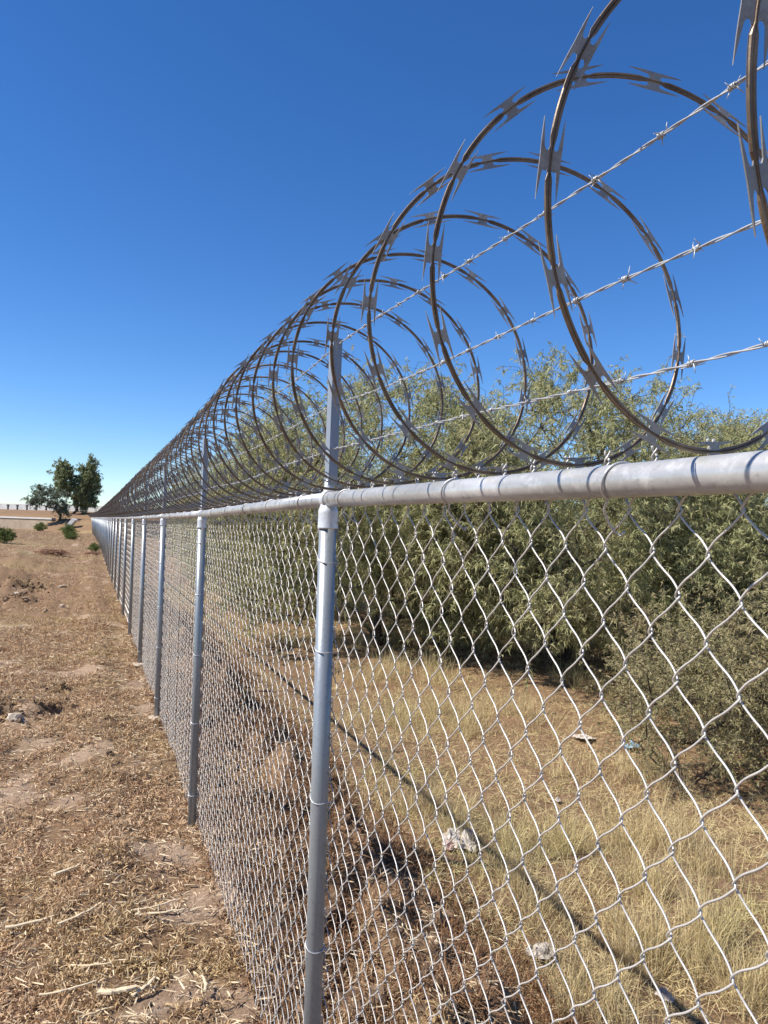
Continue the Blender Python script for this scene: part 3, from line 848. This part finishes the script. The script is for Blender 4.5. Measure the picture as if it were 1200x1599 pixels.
# ------------------------------------------------------------------ ground cover
def scatter(n, x0, x1, ymin, ymax, rg, pw=1.0):
    """denser near the camera, over the ground the photograph looks at and a margin beside it"""
    y = ymin * (ymax / ymin) ** (rg.random(n) ** pw)
    lo = np.maximum(y * math.tan(YAW - .62) - .4, x0 + fence_x(y)); hi = np.minimum(y * math.tan(YAW + .62) + .4, x1 + fence_x(y))
    x = lo + (hi - lo) * rg.random(n)
    return x[hi > lo], y[hi > lo]

def in_view(x, y, m=.2):
    dx = x * math.cos(YAW) - y * math.sin(YAW); dz = x * math.sin(YAW) + y * math.cos(YAW)
    return (dz > .6) & (np.abs(dx / np.maximum(dz, .1)) < .5 + m)

def cover(name, n, x0, x1, ymin, ymax, ln, wd, lean, droop, mat, label, seed, mask=None, pw=1.0, grow=0.0, segs=2, lift=0.0, tuft=1, tr=.012):
    rg = np.random.default_rng(seed); n = n // tuft
    x, y = scatter(n, x0, x1, ymin, ymax, rg, pw)
    kq = in_view(x, y)
    if mask is not None: kq &= rg.random(len(x)) < mask(x, y)
    x, y = x[kq], y[kq]
    if tuft > 1:                                # blades of one tuft spring from one spot and fan outwards
        x = np.repeat(x, tuft); y = np.repeat(y, tuft)
        a = rg.random(len(x)) * 6.283; d_ = np.abs(rg.normal(0, tr, len(x))) * (1 + grow * np.maximum(0, y - 5))
        x = x + d_ * np.cos(a); y = y + d_ * np.sin(a)
    else: a = rg.random(len(x)) * 6.283
    n = len(x)
    P = np.stack([x, y, gz(x, y) - .004 + lift * rg.random(n)], -1)
    a = a + rg.normal(0, .7, n); le = np.radians(np.clip(rg.normal(lean[0], lean[1], n), 0, 100))
    D = np.stack([np.sin(le) * np.cos(a), np.sin(le) * np.sin(a), np.cos(le)], -1)
    g_ = 1 + grow * np.maximum(0, y - 5)
    v, q, t = blades(P, D, rg.uniform(ln[0], ln[1], n) * np.minimum(g_, 3), rg.uniform(wd[0], wd[1], n) * g_, droop * rg.uniform(.4, 1.4, n), rg, segs)
    o = ob(name, mesh_np(name, v, q, t), M[mat]); tag(o, label, 'grass', kind='stuff')
    return o
turf = lambda x, y: turf_amount(x, y) * np.clip(.55 + 1.9 * (fbm(x, y, 7, 3, 75) + .15), .08, 1)
cover('mown_grass', 310000, -3.8, .55, 2.1, 14, (.022, .072), (.0042, .0105), (42, 24), .6, 'stubble', 'short dry mown grass on the strip beside the fence', 101, turf, .95, .05, 2, .024, 15, .018)
cover('mown_grass', 140000, -14, .45, 11, 90, (.04, .10), (.007, .012), (48, 24), .3, 'stubble', 'dry grass farther along the strip beside the fence', 102, turf, .8, .02, 2, .01, 8, .03)
bank = lambda x, y: np.clip(.25 + 1.2 * (fbm(x, y, 2.2, 4, 81) + .2), .08, 1)
cover('leaf_litter', 170000, .0, 1.6, 1.9, 16, (.02, .065), (.004, .009), (50, 24), .4, 'litterleaf', 'brown leaf litter on the dug bank behind the mesh', 103, bank, .8, .05, 2, .02, 12, .02)
cover('dead_weeds', 140000, .12, 1.5, 1.9, 18, (.06, .17), (.003, .007), (38, 22), .5, 'litterleaf', 'dark brown dead weeds in the dug strip behind the mesh', 107, lambda x, y: np.clip((fbm(x, y, 1.7, 3, 87) + .16) * 4, .04, 1), .8, .04, 2, .01, 18, .03)
field = lambda x, y: np.clip(.5 + 1.2 * fbm(x, y, .8, 4, 91), .12, 1)
cover('dry_field_grass', 230000, 1.35, 11, 2.3, 26, (.05, .14), (.003, .0065), (60, 22), .3, 'tallgrass', 'matted straw-coloured grass of the field behind the fence', 104, field, .8, .03, 2, .01, 8, .022)
tuss = lambda x, y: np.clip((fbm(x, y, .9, 3, 95) + .02) * 5, 0, 1) * np.clip((x - FX - 1.4) / .5, 0, 1) * np.clip(.2 + 2.2 * fbm(x, y, 4, 2, 97), .03, 1)
cover('tall_dry_grass', 130000, 1.3, 7.5, 2.4, 14, (.22, .48), (.0025, .0045), (18, 12), .35, 'tallgrass', 'tall golden dry grass tussocks behind the mesh', 105, tuss, .8, .03, 3, 0, 14, .03)
cover('straw_litter', 30000, -3.8, 1.6, 1.9, 13, (.015, .08), (.004, .010), (86, 5), .04, 'straw', 'pale straw scraps strewn over the mown grass', 106, None, .8, .03, 2, .034)

# clods of dug earth
cl_src = [np.array([v.co[:] for v in me.vertices]) for me in (blob(s_, 1, (1, .8, .6), .6) for s_ in (1, 2, 3, 4, 5))]
cl_tri = np.array([p.vertices[:] for p in blob(1, 1).polygons])
def clods(name, n, x0, x1, ymin, ymax, s0, s1, seed, mask, mat, label):
    rg = np.random.default_rng(seed)
    x, y = scatter(n, x0, x1, ymin, ymax, rg, .8); kq = in_view(x, y) & (rg.random(len(x)) < mask(x, y)); x, y = x[kq], y[kq]; n = len(x)
    sz = s0 * (s1 / s0) ** (rg.random(n) ** 2.2)
    Q = rand_rot(n, rg); src = np.array(cl_src)[rg.integers(0, 5, n)]
    V = np.einsum('nij,nkj->nki', Q, src) * sz[:, None, None] + np.stack([x, y, gz(x, y) + sz * .15], -1)[:, None]
    T = cl_tri[None] + np.arange(n)[:, None, None] * src.shape[1]
    o = ob(name, mesh_np(name, V.reshape(-1, 3), None, T.reshape(-1, 3)), M[mat]); tag(o, label, 'soil', kind='stuff')
clods('earth_clods', 6000, .12, 1.35, 1.9, 18, .007, .060, 201, lambda x, y: np.clip(.35 + fbm(x, y, 1.5, 3, 83), .05, 1), 'clod', 'lumps of dug dry earth along the bank behind the mesh')
clods('earth_clods', 2600, -3.6, .4, 1.9, 24, .006, .03, 202, lambda x, y: np.clip(.1 + fbm(x, y, 1.1, 3, 85) * 1.4, .02, 1), 'clod', 'small crumbs of earth on the strip beside the fence')
def mound_mask(x, y):
    m = 0
    for mx, my, mr, mh in MOUNDS[:6]:
        if mh > .055: m = m + np.exp(-(((x - mx) ** 2 + (y - my) ** 2) / mr ** 2) * 1.2)
    return np.clip(m, 0, 1) * .8
clods('earth_clods', 16000, -3, .3, 6.5, 23, .010, .075, 203, mound_mask, 'clod', 'rough clods on the low dug mounds of the strip')

# ------------------------------------------------------------------ stones, stalks and rubbish
stone_me = [blob(31 + s_, 2, (1, .75, .5), .5) for s_ in range(4)]
for n_, (x, y, s_, lab) in enumerate([
        (-.92, 13.26, .06, 'white stone alone on the grass at the picture edge'),
        (-.55, 13.96, .06, 'pale flat stone beside the white stone, nearer the fence'),
        (-.65, 21.3, .11, 'pale stone lying farthest off on the strip'),
        (-1.4, 17.8, .10, 'broken pale stone on the edge of the dug mound'),
        (-.19, 15.0, .065, 'pale stone in the middle of the strip, with a shadow to its side'),
        (-.45, 16.6, .07, 'dark flat stone in the middle of the strip'),
        (-.72, 15.4, .05, 'small pale stone between the mound and the middle of the strip'),
        (-.55, 7.35, .075, 'pale stone in front of the nearest dug mound'),
        (.05, 14.6, .03, 'small stone nearest the fence on the strip')]):
    o = ob('stone', stone_me[n_ % 4], M['stone'], loc=(x, y, float(gz(x, y)) + s_ * .2), rot=(.2 * n_, .1, n_ * 1.7), scale=s_)
    tag(o, lab, 'stone', 'loose stones on the strip')

def stalk(L, r0, seed, segs=9, bend=.06):
    rg = np.random.default_rng(seed)
    t = np.linspace(-.5, .5, segs)
    P = np.stack([t * L, bend * L * (t * t * 4 - .5) + rg.normal(0, .002, segs), rg.normal(0, .0015, segs)], -1)
    rr = r0 * (1 - .3 * (t + .5)) * (1 + .22 * (np.arange(segs) % 3 == 0))
    mb = MB(); mb.tube(P, rr, 7)
    V = mb.v[0]; V[:, 2] *= .6
    return mb.mesh('stalk', False)
for x, y, rz, L, r0, lab in [
        (.33, 3.66, .15, .20, .0055, 'long straight straw stalk pointing at the fence, upper of a pair'),
        (.35, 3.58, -.12, .21, .0065, 'long straw stalk lying below its twin near the fence'),
        (-.14, 3.74, .25, .30, .0085, 'thick pale stalk lying at the picture edge'),
        (.02, 3.68, .62, .22, .0065, 'pale stalk crossing the thick one at the edge'),
        (.15, 3.05, -.1, .14, .014, 'short chunky corn stalk at the bottom of the picture'),
        (.25, 3.07, .8, .13, .008, 'short stalk sticking up beside the chunky one'),
        (.06, 3.30, -.25, .16, .0055, 'thin pale stalk left of the bare earth patch'),
        (.47, 3.02, 1.5, .10, .006, 'short upright stalk piece nearest the fence base'),
        (-.05, 4.1, .5, .13, .010, 'rounded pale stalk end on the grass at the picture edge'),
        (-.02, 3.12, .08, .2, .005, 'thin straw stalk in the bottom corner')]:
    o = ob('dry_stalk', stalk(L, r0, int(x * 1000) + 500), M['straw'], loc=(x, y, float(gz(x, y)) + .034), rot=(0, -.03, rz))
    tag(o, lab, 'stalk', 'dry stalks on the mown grass')

def crumple(seed, n=16, size=.2, h=.07):
    rg = np.random.default_rng(seed)
    a = np.linspace(0, 2 * np.pi, 2 * n, endpoint=False); rr = np.linspace(0, 1, n)
    A, Rr_ = np.meshgrid(a, rr)
    ed = 1 + .35 * fbm(np.cos(a) * 2 + seed, np.sin(a) * 2, 1, 3, seed)
    x = Rr_ * np.cos(A) * ed[None] * size; y = Rr_ * np.sin(A) * ed[None] * size * .7
    z = h * (1.25 - Rr_ ** 2) * (1 + 1.6 * fbm(x / size * 2, y / size * 2, 1.6, 3, seed + 5)) * .8
    x = x + size * .22 * fbm(x / size * 3 + 9, y / size * 3, 1.2, 2, seed + 7); y = y + size * .22 * fbm(x / size * 3, y / size * 3 + 4, 1.2, 2, seed + 8)
    m = 2 * n
    i, j = np.meshgrid(np.arange(n - 1), np.arange(m), indexing='ij'); j2 = (j + 1) % m
    return mesh_np('crumpled', np.stack([x, y, z], -1), np.stack([i * m + j, i * m + j2, (i + 1) * m + j2, (i + 1) * m + j], -1).reshape(-1, 4))
for nm, x, y, s_, h, mt, lab, cat in [
        ('plastic_bag', 2.42, 4.72, .17, .05, 'bag', 'crumpled white and pink plastic bag in the dry grass', 'bag'),
        ('plastic_bag', 2.26, 3.46, .09, .03, 'bag', 'thin white plastic bag nearest the dark bank behind the mesh', 'bag'),
        ('paper_scrap', 2.75, 3.33, .04, .03, 'bag', 'small pale paper scrap on the rail shadow', 'paper'),
        ('paper_scrap', 2.60, 2.92, .045, .03, 'bag', 'white paper scrap lowest in the picture behind the mesh', 'paper'),
        ('plastic_bag', 5.14, 6.3, .10, .04, 'bagblue', 'blue plastic bag at the foot of the mesquites', 'bag'),
        ('paper_scrap', 4.95, 6.85, .13, .03, 'bag', 'pale paper sheet in the shade under the mesquites', 'paper'),
        ('paper_scrap', 3.6, 5.3, .03, .02, 'bag', 'white paper crumb out in the sunny grass', 'paper')]:
    o = ob(nm, crumple(int(x * 100), 16, s_, h), M[mt], loc=(x, y, float(gz(x, y)) + .03), rot=(.1, .05, x * 3)); tag(o, lab, cat)
    if 'pink' in lab:
        ob('pink_print', crumple(77, 12, .075, .045), M['bagpink'], o, (.12, -.06, .0)); ob('pink_print', crumple(78, 12, .05, .045), M['bagpink'], o, (-.12, .05, .0))
